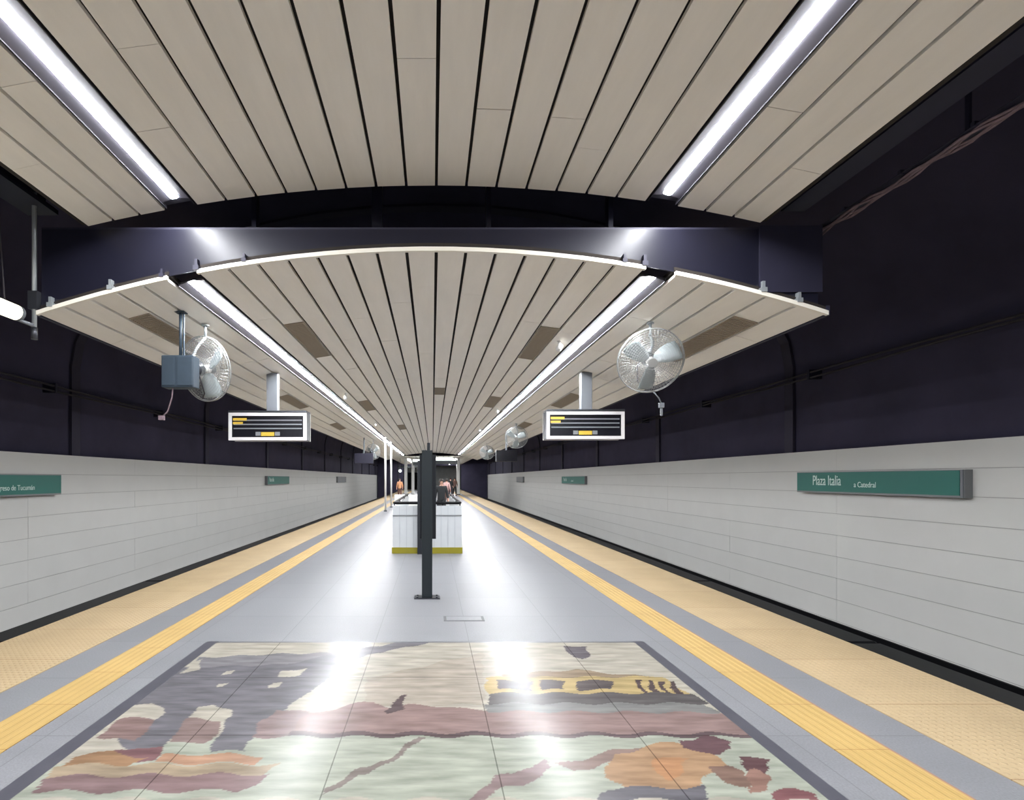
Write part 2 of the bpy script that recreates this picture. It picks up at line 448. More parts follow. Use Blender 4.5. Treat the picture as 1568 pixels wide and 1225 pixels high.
# ------------------------------------------------------------------ track walls and vault
def side_wall(name, sx, top):
    b = MB()
    x0 = 7.3
    bot, rowh, L = -1.0, 0.388, 3.3
    def bx(a, c, y0, y1, z0, z1):
        b.box(min(a * sx, c * sx), max(a * sx, c * sx), y0, y1, z0, z1)
    b.mi = 1; bx(x0 + .012, x0 + .2, Y0, 66, bot, top)
    b.mi = 0
    z = top
    while z > bot + .01:
        zb = max(z - rowh, bot); y = Y0
        while y < 66:
            e = min(y + L, 66); d = random.uniform(-.002, .004)
            bx(x0 + d, x0 + .02, y + .0012, e - .0012, zb + .005, z - .004)
            y = e
        z = zb
    b.mi = 2; bx(x0 - .02, x0 + .2, Y0, Y1, -1.15, bot)
    b.mi = 0; bx(x0 - .05, x0 + .2, 66, 66.5, bot, top - .0)       # end pier
    return struct(b.build(name, ['wall', 'seam', 'black']))
side_wall('wall_left', -1, EYE + .47)
side_wall('wall_right', 1, EYE + .53)
# dark vault
def vault_pts(off=0.0):
    pts = [(-7.5 + off, 1.95)]
    n = 20
    for i in range(n + 1):
        a = math.pi - math.pi * i / n
        pts.append(((7.5 - off) * math.cos(a), 3.9 + (3.4 - off) * math.sin(a)))
    pts.append((7.5 - off, 1.95))
    return pts
b = MB(); P = vault_pts()
ya, yb = Y0, Y1 + 2
A = [b.bm.verts.new((x, ya, z)) for x, z in P]; B = [b.bm.verts.new((x, yb, z)) for x, z in P]
for i in range(len(P) - 1):
    b._fin(b.bm.faces.new([A[i], A[i + 1], B[i + 1], B[i]]), True)
ceil = b.build('ceiling', 'vault')
md = ceil.modifiers.new('solid', 'SOLIDIFY'); md.thickness = .2; md.offset = 1
struct(ceil)
b = MB()
for k in range(12):
    y = 4.3 + k * 6.2
    Q, Qi = vault_pts(0.02), vault_pts(0.07)
    for i in range(len(Q) - 1):
        (xa, za), (xb, zb) = Q[i], Q[i + 1]; (xc, zc), (xd, zd) = Qi[i], Qi[i + 1]
        b.hexa([(xa, y, za), (xb, y, zb), (xb, y + .25, zb), (xa, y + .25, za), (xc, y, zc), (xd, y, zd), (xd, y + .25, zd), (xc, y + .25, zc)])
struct(b.build('trim_8', 'rib'))
# end of the station: back wall, rear wall
b = MB(); b.box(-7.5, -4.0, 70, 70.2, -1.15, 7.2); b.box(4.0, 7.5, 70, 70.2, -1.15, 7.2); b.box(-4.0, 4.0, 70, 70.2, 3.4, 7.2)
struct(b.build('wall_far', 'vault'))
struct(MB().box(-7.5, 7.5, Y0 - .2, Y0, -1.15, 7.2).build('wall_rear', 'vault'))
M['farwall'] = mat('far_wall_pale', (186, 190, 188), .5, noise=.2, nscale=1.2)
struct(MB().box(-4.0, 4.0, 77.6, 77.8, 0, 3.6).build('wall_end', 'farwall'))

# ------------------------------------------------------------------ plank canopies
YJ = 5.10
def z_near(x): return EYE + 2.93 - .0345 * x * x
def z_far(x): return EYE + 2.29 - .0407 * x * x
near_x = [-3.45, -3.187, -2.923, -2.66, None] + [-2.36 + .3 * i for i in range(9)] + [.34 + .3 * i for i in range(7)] + [None, 2.44, 2.723, 3.007, 3.29]
far_x = [-3.97, -3.708, -3.446, -3.184, -2.922, -2.66, None] + [-2.36 + .3 * i for i in range(9)] + [.34 + .3 * i for i in range(7)] + [None, 2.44, 2.746, 3.052, 3.358, 3.664, 3.97]
def canopy(xs, zf, y0, y1, gap, holes=()):
    b = MB(); g = gap / 2
    for a, c in zip(xs, xs[1:]):
        if a is None or c is None: continue
        cut = [y0]; y = y0 + random.uniform(.9, 3.4)
        while y < y1 - .5:
            cut.append(y); y += 3.2 if random.random() < .8 else 1.6
        cut.append(y1)
        for u, v in zip(cut, cut[1:]):
            dz = random.uniform(-.0015, .0015)
            za, zc = zf(a + g) + dz, zf(c - g) + dz
            gg = .0015 if random.random() < .75 else .006
            u2, v2 = (u if u == y0 else u + gg), (v if v == y1 else v - gg)
            b.hexa([(a + g, u2, za), (c - g, u2, zc), (c - g, v2, zc), (a + g, v2, za), (a + g, u2, za + .03), (c - g, u2, zc + .03), (c - g, v2, zc + .03), (a + g, v2, za + .03)])
    # dark backing above the gaps
    b.mi = 1
    segs = []; cur = []
    for x in xs:
        if x is None: segs.append(cur); cur = []
        else: cur.append(x)
    segs.append(cur)
    for sgm in segs:
        for a, c in zip(sgm, sgm[1:]):
            za, zc = zf(a) + .05, zf(c) + .05
            b.hexa([(a, y0, za), (c, y0, zc), (c, y1, zc), (a, y1, za), (a, y0, za + .04), (c, y0, zc + .04), (c, y1, zc + .04), (a, y1, za + .04)])
    return b
c1 = struct(canopy(near_x, z_near, Y0, YJ - .01, .028).build('ceiling', ['plank', 'backing']))
c2 = struct(canopy(far_x, z_far, YJ + .04, 45.0, .034).build('ceiling', ['plank', 'backing']))
def arc_trim(xa, xb, zf, y0, y1, d0, d1, n=14):
    b = MB()
    for i in range(n):
        a = xa + (xb - xa) * i / n; c = xa + (xb - xa) * (i + 1) / n
        b.hexa([(a, y0, zf(a) + d0), (c, y0, zf(c) + d0), (c, y1, zf(c) + d0), (a, y1, zf(a) + d0), (a, y0, zf(a) + d1), (c, y0, zf(c) + d1), (c, y1, zf(c) + d1), (a, y1, zf(a) + d1)])
    return b
for xa, xb in ((-3.97, -2.66), (-2.36, 2.14), (2.44, 3.97)):
    arc_trim(xa, xb, z_far, YJ + .0, YJ + .038, -.006, .035).build('edge_trim', 'plankedge', c2)
# long side fascias of the canopies
for xs, zf, ya, yb, par in ((-3.45, z_near, Y0, YJ - .02, c1), (3.29, z_near, Y0, YJ - .02, c1)):
    s = -1 if xs < 0 else 1
    MB().box(min(xs, xs + s * .04), max(xs, xs + s * .04), ya, yb, zf(xs) + .01, zf(xs) + .16).build('side_fascia', 'backing', par)
for s in (-1, 1):
    xs = 3.972 * s
    MB().box(min(xs, xs + s * .04), max(xs, xs + s * .04), YJ + .04, 45, z_far(xs) + .0, z_far(xs) + .10).build('side_fascia', 'navy', c2)
# low flat ceiling further on
b = MB()
x = -4.0
while x < 4.0:
    b.mi = 0; b.box(x + .02, min(x + .5, 4.0) - .02, 45.3, 70, EYE + 1.98, EYE + 2.02); x += .5
b.mi = 1; b.box(-4, 4, 45.3, 77.6, EYE + 2.03, EYE + 2.06)
struct(b.build('ceiling', ['plank', 'backing']))

# ------------------------------------------------------------------ long lamps
def lamp_run(label, xa, xb, zf, y0, y1, yc):
    xm = (xa + xb) / 2; z = zf(xm)
    t = thing('strip_light', label, 'light', (xm, y0, z), 0, 'long ceiling strip lights')
    L = y1 - y0; hw = (xb - xa) / 2 - .004
    t.rotation_euler = (0, -math.atan2(zf(xb) - zf(xa), xb - xa), 0)
    b = MB()
    b.box(-hw, hw, 0, yc - y0, .040, .048)
    b.box(-hw, -hw + .01, 0, yc - y0, -.0, .04); b.box(hw - .01, hw, 0, yc - y0, -.0, .04)
    b.build('channel', 'chanside', t)
    # sloping reflector wings
    b = MB()
    for s in (-1, 1):
        b.hexa([(s * .042, 0, .03), (s * (hw - .01), 0, .012), (s * (hw - .01), L, .012), (s * .042, L, .03), (s * .042, 0, .04), (s * (hw - .01), 0, .022), (s * (hw - .01), L, .022), (s * .042, L, .04)])
    b.build('reflector', 'reflector', t)
    b = MB()
    n = 8; seg = []
    for i in range(n + 1):
        a = math.pi * i / n
        seg.append((-.040 * math.cos(a), .034 - .014 * math.sin(a)))
    A = [b.bm.verts.new((x, .02, z)) for x, z in seg]; B = [b.bm.verts.new((x, L - .02, z)) for x, z in seg]
    for i in range(n): b._fin(b.bm.faces.new([A[i], B[i], B[i + 1], A[i + 1]]), True)
    b._fin(b.bm.faces.new(A)); b._fin(b.bm.faces.new(B[::-1])); b._fin(b.bm.faces.new([A[0], A[-1], B[-1], B[0]]))
    b.build('diffuser', 'lamp', t)
    for e in (0, L - .015): MB().box(-hw * .8, hw * .8, e, e + .012, .034, .040).build('end_cap', 'reflector', t)
lamp_run('white strip light in the nearer, higher ceiling at the left', -2.66, -2.36, z_near, Y0 + .1, YJ - .11, YJ - .02)
lamp_run('white strip light in the nearer, higher ceiling at the right', 2.14, 2.44, z_near, Y0 + .1, YJ - .11, YJ - .02)
lamp_run('long white strip light running into the distance, left of the post', -2.66, -2.36, z_far, YJ + .22, 44.5, 44.6)
lamp_run('long white strip light running into the distance, right of the post', 2.14, 2.44, z_far, YJ + .22, 44.5, 44.6)

# ------------------------------------------------------------------ cross beam at the step in the ceiling
t = thing('crossbeam', 'dark navy beam spanning the platform where the ceiling steps down', 'beam', (0, YJ + .3, EYE + 2.0))
o_y, o_z = YJ + .3, EYE + 2.0
b = MB(); n = 36
xa, xb = -3.95, 3.90
ztop = EYE + 2.52
f0, f1 = -.25, -.12
for i in range(n):
    a = xa + (xb - xa) * i / n; c = xa + (xb - xa) * (i + 1) / n
    b.hexa([(a, f0, z_far(a) + .045 - o_z), (c, f0, z_far(c) + .045 - o_z), (c, f1, z_far(c) + .1 - o_z), (a, f1, z_far(a) + .1 - o_z),
            (a, f0, ztop - o_z), (c, f0, ztop - o_z), (c, f1, ztop - o_z), (a, f1, ztop - o_z)])
bmesh.ops.remove_doubles(b.bm, verts=b.bm.verts, dist=.0005)
b.build('web', 'beam', t)
MB().box(xa, xb, f0 - .0, .3, ztop - o_z, ztop - o_z + .02).build('top_flange', 'navy', t)
b = MB(); b.box(3.3, 3.93, -.27, -.251, z_far(3.4) + .06 - o_z, ztop - o_z + .03); b.build('end_plate', 'navy', t)
for x, w_ in ((-1.9, .05), (-.59, .11), (.6, .05), (1.9, .05)):
    MB().box(x - w_ / 2, x + w_ / 2, .02, .12, ztop - o_z, 7.2 - o_z - abs(x) * .14).build('hanger', 'beam', t)
for px, s in ((247, 1), (300, 1.3), (373, 1), (168, 1.2), (76, 1.2), (957, 1), (988, 1.3), (1170, 1.3), (1225, 1.2)):
    x = (px - PX) * YJ / F; z = z_far(x) + .03 - o_z
    b = MB(); w_ = .022 * s
    b.box(x - w_, x + w_, -.31, -.25, z, z + .035 * s); b.box(x - w_ * .5, x + w_ * .5, -.30, -.25, z + .03 * s, z + .085 * s)
    b.build('clip', 'galv' if px < 200 or px > 1100 else 'navy', t)
# horizontal framing in the void above the beam
for z, y in ((EYE + 2.75, .9), (EYE + 3.0, 1.4), (EYE + 3.25, 2.0)):
    MB().box(-4.0, 4.0, y, y + .08, z - o_z, z + .06 - o_z).build('purlin', 'navy', t)

# ------------------------------------------------------------------ dark steel beside the near ceiling, pipe, cables
t = thing('roof_beam', 'dark steel beam running lengthwise beside the near ceiling, left side', 'beam', (-4.05, 0, EYE + 2.74))
MB().box(-.16, .16, Y0, 5.3, 0, .05).build('flange', 'beam', t)
MB().box(-.03, .03, Y0, 5.3, .05, .4).build('web', 'navy', t)
MB().box(-.16, .16, Y0, 5.3, .4, .44).build('flange', 'navy', t)
t = thing('roof_beam', 'dark steel beam running lengthwise beside the near ceiling, right side', 'beam', (3.75, 0, EYE + 2.78))
MB().box(-.12, .12, Y0, 5.3, 0, .03).build('flange', 'navy', t)
MB().box(-.03, .03, Y0, 5.3, .03, .4).build('web', 'navy', t)
MB().box(-.03, .09, 3.0, 3.1, -.42, 0).build('hanger', 'navy', t)
# cable bundle right
t = thing('cable_tray', 'dusty cable bundle on a narrow tray at upper right', 'cable', (4.12, 0, EYE + 2.64))
b = MB()
for k in range(4):
    pts = []
    for i in range(70):
        y = Y0 + .5 + i * .14
        pts.append((.022 * math.sin(i * .9 + k * 2) + (k - 1.5) * .022, y, -.03 + .016 * math.sin(i * 1.7 + k) + .012 * (k % 2)))
    b.tube(pts, .012, 6)
b.build('cable_bundle', 'cable', t)
b = MB(); b.box(-.07, .07, Y0 + .4, 5.9, -.0, .006)
for i in range(16): b.box(-.075, .075, Y0 + .6 + i * .6, Y0 + .63 + i * .6, -.004, .03)
b.build('tray', 'navy', t)
MB().box(-.012, .012, 3.9, 3.93, .03, 1.0).build('hanger', 'navy', t)
# hanging rod and white tube at left
t = thing('hanging_rod', 'thin grey rod hanging beside the left end of the dark beam', 'rod', (-4.0, YJ + .02, EYE + 1.42))
MB().tube([(0, 0, .02), (0, 0, 2.6)], .022, 10).build('rod', 'galv', t)
MB().box(-.045, .045, -.03, .03, .28, .46).build('clamp', 'motor', t)
MB().tube([(0, 0, -.02), (0, 0, .1)], .03, 10).build('end_cap', 'motor', t)
t = thing('tube_light', 'thick cream white tube in the dark beside the ceiling edge at far left', 'light', (-4.06, 0, EYE + 1.62))
MB().tube([(0, .5, 0), (0, 4.96, 0)], .075, 18).build('tube', 'tube', t)
b = MB(); b.lathe((0, 4.93, 0), [(.06, 0), (.074, .01), (.074, .07), (.04, .1), (.02, .13)], 16, (0, 1, 0)); b.tube([(.0, 4.98, -.06), (.1, 5.06, -.1)], .018, 8); b.build('end_cap', 'pale', t)
t = thing('loose_cord', 'thin dark cord drooping to the cream tube at far left', 'cord', (-4.2, 5.0, EYE + 1.7))
pts = [(.02 - .11 * math.sin(min(1, i / 12) * math.pi * .5) * (1 - i / 20), -.02, 1.6 - i * .078) for i in range(21)]
b = MB(); b.tube(pts, .007, 6); b.build('cord', 'darkcable', t)
# wall cables
def wall_cable(label, sx, zs):
    t = thing('wall_cable', label, 'cable', (7.3 * sx, 0, zs[0]))
    for k, z in enumerate(zs):
        b = MB()
        pts = [(-.02 * sx, Y0 + .3 + i * 1.0, z - zs[0] - .035 * abs(math.sin(i * .5 + k))) for i in range(72)]
        b.tube(pts, .02, 6)
        b.build('cable', 'darkcable', t)
    for i in range(18):
        MB().box(min(-.05 * sx, .22 * sx), max(-.05 * sx, .22 * sx), 2 + i * 3.9, 2.06 + i * 3.9, min(zs) - zs[0] - .06, max(zs) - zs[0] + .04).build('bracket', 'navy', t)
wall_cable('pair of faint cables along the dark wall above the left track', -1, [EYE + 1.80, EYE + 1.72])
wall_cable('pair of faint cables along the dark wall above the right track', 1, [EYE + 2.06, EYE + 1.98])

# ------------------------------------------------------------------ ceiling vents
def slot(x):
    xs = [v for v in far_x]
    for a, c in zip(xs, xs[1:]):
        if a is not None and c is not None and a <= x < c: return a, c
vproto = {}
def vent(x, y0, L, label):
    a, c = slot(x)
    za, zc = z_far(a), z_far(c)
    t = thing('ceiling_vent', label, 'vent', ((a + c) / 2, y0, (za + zc) / 2 - .001), 0, 'brown vents in the plank ceiling')
    t.rotation_euler = (0, -math.atan2(zc - za, c - a), 0)
    hw = (c - a) / 2 - .012
    key = (round(hw, 3), L)
    if key in vproto:
        for ch in vproto[key]:
            k = ch.copy(); COL.objects.link(k); k.parent = t
        return
    b = MB(); b.box(-hw, hw, 0, .02, -.012, -.001); b.box(-hw, hw, L - .02, L, -.012, -.001); b.box(-hw, -hw + .015, .02, L - .02, -.012, -.001); b.box(hw - .015, hw, .02, L - .02, -.012, -.001)
    p1 = b.build('frame', 'vent', t)
    b = MB(); y = .04
    while y < L - .05:
        b.box(-hw + .015, hw - .015, y, y + .022, -.009, -.002); y += .04
    p2 = b.build('grille', 'vent', t)
    vproto[key] = [p1, p2]
for x, y, w_ in ((-3.3, 5.75, 'left outer vent nearest the dark beam'), (3.5, 5.7, 'right outer vent nearest the dark beam, behind a fan'),
                 (-1.9, 7.0, 'left inner vent beside the strip light, nearest the camera'), (1.65, 7.3, 'right inner vent beside the strip light, nearest the camera'),
                 (-3.3, 11.3, 'left outer vent by the hanging screen'), (3.2, 11.3, 'right outer vent by the hanging screen'),
                 (-1.9, 14, 'left inner vent, second along'), (1.65, 13.5, 'right inner vent, second along'),
                 (-3.3, 17, 'left outer vent, third along'), (3.2, 17, 'right outer vent, third along'),
                 (-1.3, 21, 'left inner vent, far along near the post'), (.2, 12.8, 'dark square vent close to the ceiling centre')):
    vent(x, y, 1.9 if x != .2 else 1.0, 'brown ' + w_ if 'dark' not in w_[:4] else w_)

# ------------------------------------------------------------------ fans
def make_fan(tree_len, tilt, yaw, loc, label):
    t = thing('ceiling_fan', label, 'fan', loc, 0, 'caged fans hung from the ceiling')
    rad = .40
    Mx = Matrix.Translation((0, 0, -tree_len)) @ Matrix.Rotation(yaw, 4, 'Z') @ Matrix.Rotation(tilt, 4, 'X')
    def fin(b): 
        bmesh.ops.transform(b.bm, matrix=Mx, verts=b.bm.verts); return b
    b = MB()
    b.tube([(0, 0, 0), (0, 0, -.16)], .016, 10); b.lathe((0, 0, -.02), [(.045, 0), (.045, .02)], 14)
    pts = [(0, 0, -.16)]
    top = Mx @ Vector((0, -.20, .03))
    for i in range(1, 9):
        u = i / 8; p = Vector((0, 0, -.16)).lerp(top, u); p.x += .05 * math.sin(u * math.pi) * (-1 if yaw < 0 else 1); pts.append(p)
    b.tube(pts, .018, 10)
    b.build('hanger', 'galv', t)
    b = fin(MB().lathe((0, -.24, 0), [(.02, 0), (.07, .01), (.085, .05), (.085, .16), (.05, .2), (.03, .24)], 20, (0, 1, 0)))
    b.build('motor', 'motor', t)
    for k in range(3):
        b = MB(); a0 = 2 * math.pi * k / 3 + .5
        G = []
        for i in range(7):
            r = .05 + .31 * i / 6; wd = .05 + .085 * math.sin(min(1, i / 4.5) * math.pi * .5)
            row = []
            for j in range(5):
                v = (j / 4 - .5) * 2 * wd; a = a0 + v / max(r, .1) * .8 + .12 * i / 6
                row.append(b.bm.verts.new((r * math.cos(a), .03 + v * .45, r * math.sin(a))))
            G.append(row)
        for i in range(6):
            for j in range(4): b._fin(b.bm.faces.new([G[i][j], G[i + 1][j], G[i + 1][j + 1], G[i][j + 1]]), True)
        fin(b); o = b.build('blade', 'blade', t); md = o.modifiers.new('s', 'SOLIDIFY'); md.thickness = .004
    b = MB(); b.lathe((0, -.01, 0), [(.02, -.04), (.05, -.02), (.055, .06), (.03, .08)], 16, (0, 1, 0)); fin(b); b.build('hub', 'white', t)
    for side, nm in ((-1, 'rear_cage'), (1, 'front_cage')):
        b = MB()
        def prof(r): return .0 + side * (.12 - .10 * (r / rad) ** 3) if side > 0 else -(.13 - .11 * (r / rad) ** 3)
        for i in range(15):
            r = .06 + (rad - .06) * i / 14
            b.ring((0, prof(r), 0), (0, 1, 0), r, .0022 if i < 14 else .007, 40, 4)
        for k in range(56):
            a = 2 * math.pi * k / 56
            b.tube([(r * math.cos(a), prof(r), r * math.sin(a)) for r in (.05, .15, .25, .33, .38, rad)], .0017, 4)
        if side > 0: b.lathe((0, .118, 0), [(.055, 0), (.055, .006)], 18, (0, 1, 0))
        fin(b); b.build(nm, 'wire', t)
    b = MB(); b.tube([(.06, -.2, 0), (.1, -.2, -.1), (.09, -.16, -.3), (.0, -.12, -.36)], .008, 6); fin(b); b.build('cord', 'darkcable', t)
    return t
def hang(px, py, X):
    return X * 1.0
fA = make_fan(.56, R(12), R(-24), (-2.86, 6.42, z_far(-2.93)), 'wire caged fan at upper left, just behind the blue grey box')
fB = make_fan(.49, R(-24), R(172), (2.76, 6.45, z_far(2.76)), 'large wire caged fan at upper right, facing the camera')
dup(fB, (2.95, 17.9, z_far(2.95)), 'smaller caged fan beyond the right hanging screen')
dup(fA, (-3.0, 25.8, z_far(-3.0)), 'caged fan far off at left, just before the two pale poles')
dup(fB, (3.0, 28.0, z_far(3.0)), 'caged fan far off on the right, near the black hanging panel')

# blue grey box with cable
t = thing('control_box', 'blue grey metal box hanging on a twin rod at upper left', 'box', (-2.93, 5.93, z_far(-2.93)))
zt = .50
b = MB(); b.tube([(0, 0, 0), (0, 0, -zt - .04)], .018, 8); b.box(.03, .045, -.01, .01, -zt - .1, 0); b.box(-.06, .06, -.05, .05, -.012, 0); b.build('hanger', 'bluegrey', t)
MB().box(-.185, .185, -.08, .08, -zt - .39, -zt - .02).build('housing', 'bluegrey', t, bevel=.01)
for e, g_ in ((-.175, -.03), (0, .175)): MB().box(e, g_, -.09, -.08, -zt - .37, -zt - .04).build('door', 'bluegrey', t, bevel=.004)
b = MB(); b.tube([(-.08, -.02, -zt - .38), (-.09, -.02, -zt - .5), (-.14, -.02, -zt - .66), (-.2, -.02, -zt - .72)], .008, 6); b.build('cord', 'cable', t)
b = MB(); b.box(-.24, -.18, -.04, .0, -zt - .76, -zt - .71); b.build('plug', 'cable', t)
t = thing('hanging_plug', 'small pale plug dangling on a cord under the large right fan', 'plug', (2.9, 6.45, EYE + .80))
b = MB(); b.box(-.03, .03, -.02, .02, .1, .16); b.box(-.012, .012, -.012, .012, .0, .09); b.tube([(.0, 0, .15), (-.03, 0, .22), (-.1, .0, .30)], .008, 6); b.build('plug_body', 'pale', t)

# ------------------------------------------------------------------ hanging screens
def make_screen(label, loc, stem_dx, L, W=1.41, H=.52, rz=0):
    t = thing('arrivals_display', label, 'display', loc, rz, 'white framed hanging screens')
    zt = -L      # top of case
    b = MB(); b.box(stem_dx - .1, stem_dx + .1, -.07, .07, zt, 0); b.build('stem', 'pale', t, bevel=.008)
    hw = W / 2
    MB().box(-hw + .01, hw - .01, -.13, .13, zt - H + .01, zt).build('case', 'motor', t)
    b = MB(); f = .055
    for s in (-1, 1):
        y0, y1 = (-.17, -.13) if s < 0 else (.13, .17)
        b.box(-hw, hw, y0, y1, zt - .02 - f, zt - .02); b.box(-hw, hw, y0, y1, zt - H, zt - H + f)
        b.box(-hw, -hw + f, y0, y1, zt - H + f, zt - .02 - f); b.box(hw - f, hw, y0, y1, zt - H + f, zt - .02 - f)
    b.build('frame', 'framewhite', t)
    sc_ = MB().box(-hw + f, hw - f, -.145, -.13, zt - H + f, zt - .02 - f).build('screen', 'screen', t)
    MB().box(-hw + .0, hw + .0, -.18, .15, zt - .012, zt + .018).build('cap', 'motor', t)
    b = MB()
    top = zt - .02 - f
    for i in range(3):
        z = top - .09 - i * .075
        b.box(-hw + f + .03, hw - f - .03, -.149, -.1455, z, z + .022)
    b.box(-.22, -.13, -.149, -.1455, zt - H + f + .03, zt - H + f + .1); b.box(.13, .22, -.149, -.1455, zt - H + f + .03, zt - H + f + .1)
    b.build('text_row', 'screentext', sc_)
    MB().box(-hw + f + .02, -hw + f + .27, -.152, -.1495, top - .085, top - .04).build('lit_block', 'yellow', sc_)
    MB().box(-hw + f + .02, -hw + f + .2, -.152, -.1495, top - .15, top - .11).build('lit_block', 'yellow', sc_)
    MB().box(-.12, .12, -.152, -.1495, zt - H + f + .025, zt - H + f + .095).build('lit_block', 'yellow', sc_)
    return t
s1 = make_screen('white framed black screen hanging on a grey stem at left', (-2.99, 9.4, z_far(-2.95)), .05, .72)
s2 = dup(s1, (2.78, 9.4, z_far(2.85)), 'white framed black screen hanging on a grey stem at right')
# far dark screens seen edge dark
def far_panel(label, x, y, m):
    t = thing('hanging_screen', label, 'panel', (x, y, z_far(abs(x))), 0)
    zc = z_far(abs(x))
    b = MB(); b.box(-.03, .03, -.03, .03, -(zc - EYE - 1.15), 0); b.build('stem', 'pale', t)
    MB().box(-.43, .43, -.1, .1, EYE + .7 - zc, EYE + 1.17 - zc).build('case', m, t, bevel=.01)
far_panel('plain black panel hanging far off on the right, under the ceiling edge', 3.05, 21.0, 'screen')
far_panel('dark blue panel hanging far off on the left, beside the pale poles', -3.15, 23.5, 'navy')

# small white devices on the ceiling
def device(x, y, label, first=[None]):
    z = z_far(x)
    if first[0] is None:
        t = thing('ceiling_camera', label, 'camera', (x, y, z), 0, 'small white cameras on the ceiling')
        MB().lathe((0, 0, -.05), [(.02, 0), (.02, .04), (.04, .05)], 12).build('mount', 'white', t)
        MB().lathe((0, -.07, -.085), [(.02, 0), (.042, .01), (.046, .12), (.03, .14)], 14, (0, 1, -.2)).build('housing', 'white', t)
        first[0] = t
    else:
        dup(first[0], (x, y, z), label)
device(1.97, 7.9, 'small white camera left of the right strip light, nearest one')
device(-2.15, 12.6, 'small white camera beside the left strip light, nearest one')
device(1.98, 15.5, 'small white camera beside the right strip light, second along')
device(-2.1, 19.0, 'small white camera beside the left strip light, second along')
device(2.0, 21.5, 'small white camera beside the right strip light, third along')

# ------------------------------------------------------------------ station name signs on the walls
def wall_sign(label, sx, y0, y1, z0, z1, big, small, grey=False):
    t = thing('station_sign', label, 'sign', (7.3 * sx, (y0 + y1) / 2, (z0 + z1) / 2), 0, 'green signs along the track walls')
    hl = (y1 - y0) / 2; hh = (z1 - z0) / 2
    def bx(b, a, c, ya, yb, za, zb): b.box(min(-a * sx, -c * sx), max(-a * sx, -c * sx), ya, yb, za, zb)
    b = MB(); bx(b, .0, .11, -hl, hl, -hh, hh); b.build('case', 'signgrey', t)
    b = MB(); bx(b, .11, .118, -hl + .06, hl - .012, -hh + .03, hh - .012)
    p = b.build('panel', 'signgrey' if grey else 'green', t)
    b = MB(); bx(b, .11, .122, -hl + .012, -hl + .045, -hh, hh); b.build('end_strip', 'pale', t)
    if big:
        # text reads from the viewer's left to right
        rot = Matrix.Rotation(R(90), 4, 'X')
        if sx > 0:
            base = Matrix.Rotation(R(-90), 4, 'Z') @ rot   # +x text -> -y
            lettering('lettering', big, .26, 'signtext', p, Matrix.Translation((-.12, hl - .42, -.05)) @ base, .62)
            if small: lettering('lettering', small, .13, 'signtext', p, Matrix.Translation((-.12, .22, -.075)) @ base, .8)
        else:
            base = Matrix.Rotation(R(90), 4, 'Z') @ rot
            lettering('lettering', big, .26, 'signtext', p, Matrix.Translation((.12, -hl + .25, -.05)) @ base, .62)
            if small: lettering('lettering', small, .13, 'signtext', p, Matrix.Translation((.12, -.12, -.085)) @ base, .8)
    return t
wall_sign('long green sign on the right wall with large white lettering, nearest the camera', 1, 6.88, 10.04, EYE - .262, EYE + .125, 'Plaza Italia', 'a Catedral')
wall_sign('green sign on the left wall cut by the edge of the photo', -1, 6.7, 9.87, EYE - .305, EYE + .075, 'Plaza Italia', 'a Congreso de Tucumán')
wall_sign('small green sign further along the left wall', -1, 22.2, 25.6, EYE - .27, EYE + .12, 'Plaza Italia', None)
wall_sign('small green sign further along the right wall', 1, 24.0, 28.3, EYE - .27, EYE + .12, 'Plaza Italia', 'a Catedral')
wall_sign('tiny grey sign far along the left wall', -1, 38.7, 42.5, EYE - .30, EYE + .16, None, None, True)
wall_sign('tiny grey sign far along the right wall', 1, 40.4, 43.5, EYE - .30, EYE + .16, None, None, True)

# ------------------------------------------------------------------ post
t = thing('steel_post', 'dark green black square post standing in the middle of the platform', 'post', (-.07, 6.86, 0))
MB().box(-.07, .07, -.07, .07, .012, 1.98).build('shaft', 'post', t, bevel=.008)
b = MB(); b.box(-.17, .17, -.1, .1, 0, .012)
for sx in (-1, 1):
    for sy in (-1, 1): b.lathe((sx * .13, sy * .06, .012), [(.014, 0), (.014, .014)], 6)
b.build('base_plate', 'motor', t)
MB().box(-.105, .12, .071, .12, .78, 1.93).build('notice_board', 'postdark', t, bevel=.006)
b = MB(); b.box(.0, .04, -.03, .03, 1.98, 2.08); b.build('finial', 'postdark', t)

# ------------------------------------------------------------------ stair enclosure
t = thing('stair_enclosure', 'white panelled stair enclosure with black handrail and yellow foot strip', 'enclosure', (-.11, 10.9, 0))
W2 = .74; LEN = 6.2
b = MB()
b.mi = 0; b.box(-W2, W2, 0, .06, .13, 1.02); b.box(-W2, -W2 + .06, .06, LEN, .13, 1.02); b.box(W2 - .06, W2, .06, LEN, .13, 1.02)
b.build('wall_panel', 'glasswhite', t)
for i in range(1, 10):
    x = -W2 + 2 * W2 * i / 10; MB().box(x - .005, x + .005, -.006, 0, .13, 1.02).build('reflection_strip', 'panel_reflection', t)  # thin grey strips stand in for vertical reflections on the glossy front panel
b = MB(); b.box(-W2, W2, -.012, 0, .80, .825); b.build('rail_line', 'signgrey', t)
b = MB(); b.box(-W2 - .015, W2 + .015, -.015, .07, 0, .13); b.box(-W2 - .015, -W2 + .07, .07, LEN, 0, .13); b.box(W2 - .07, W2 + .015, .07, LEN, 0, .13); b.build('foot_strip', 'yellow2', t)
b = MB(); b.tube([(-W2 + .03, LEN, 1.08), (-W2 + .03, .1, 1.08), (-W2 + .06, .03, 1.08), (W2 - .06, .03, 1.08), (W2 - .03, .1, 1.08), (W2 - .03, LEN, 1.08)], .032, 10)
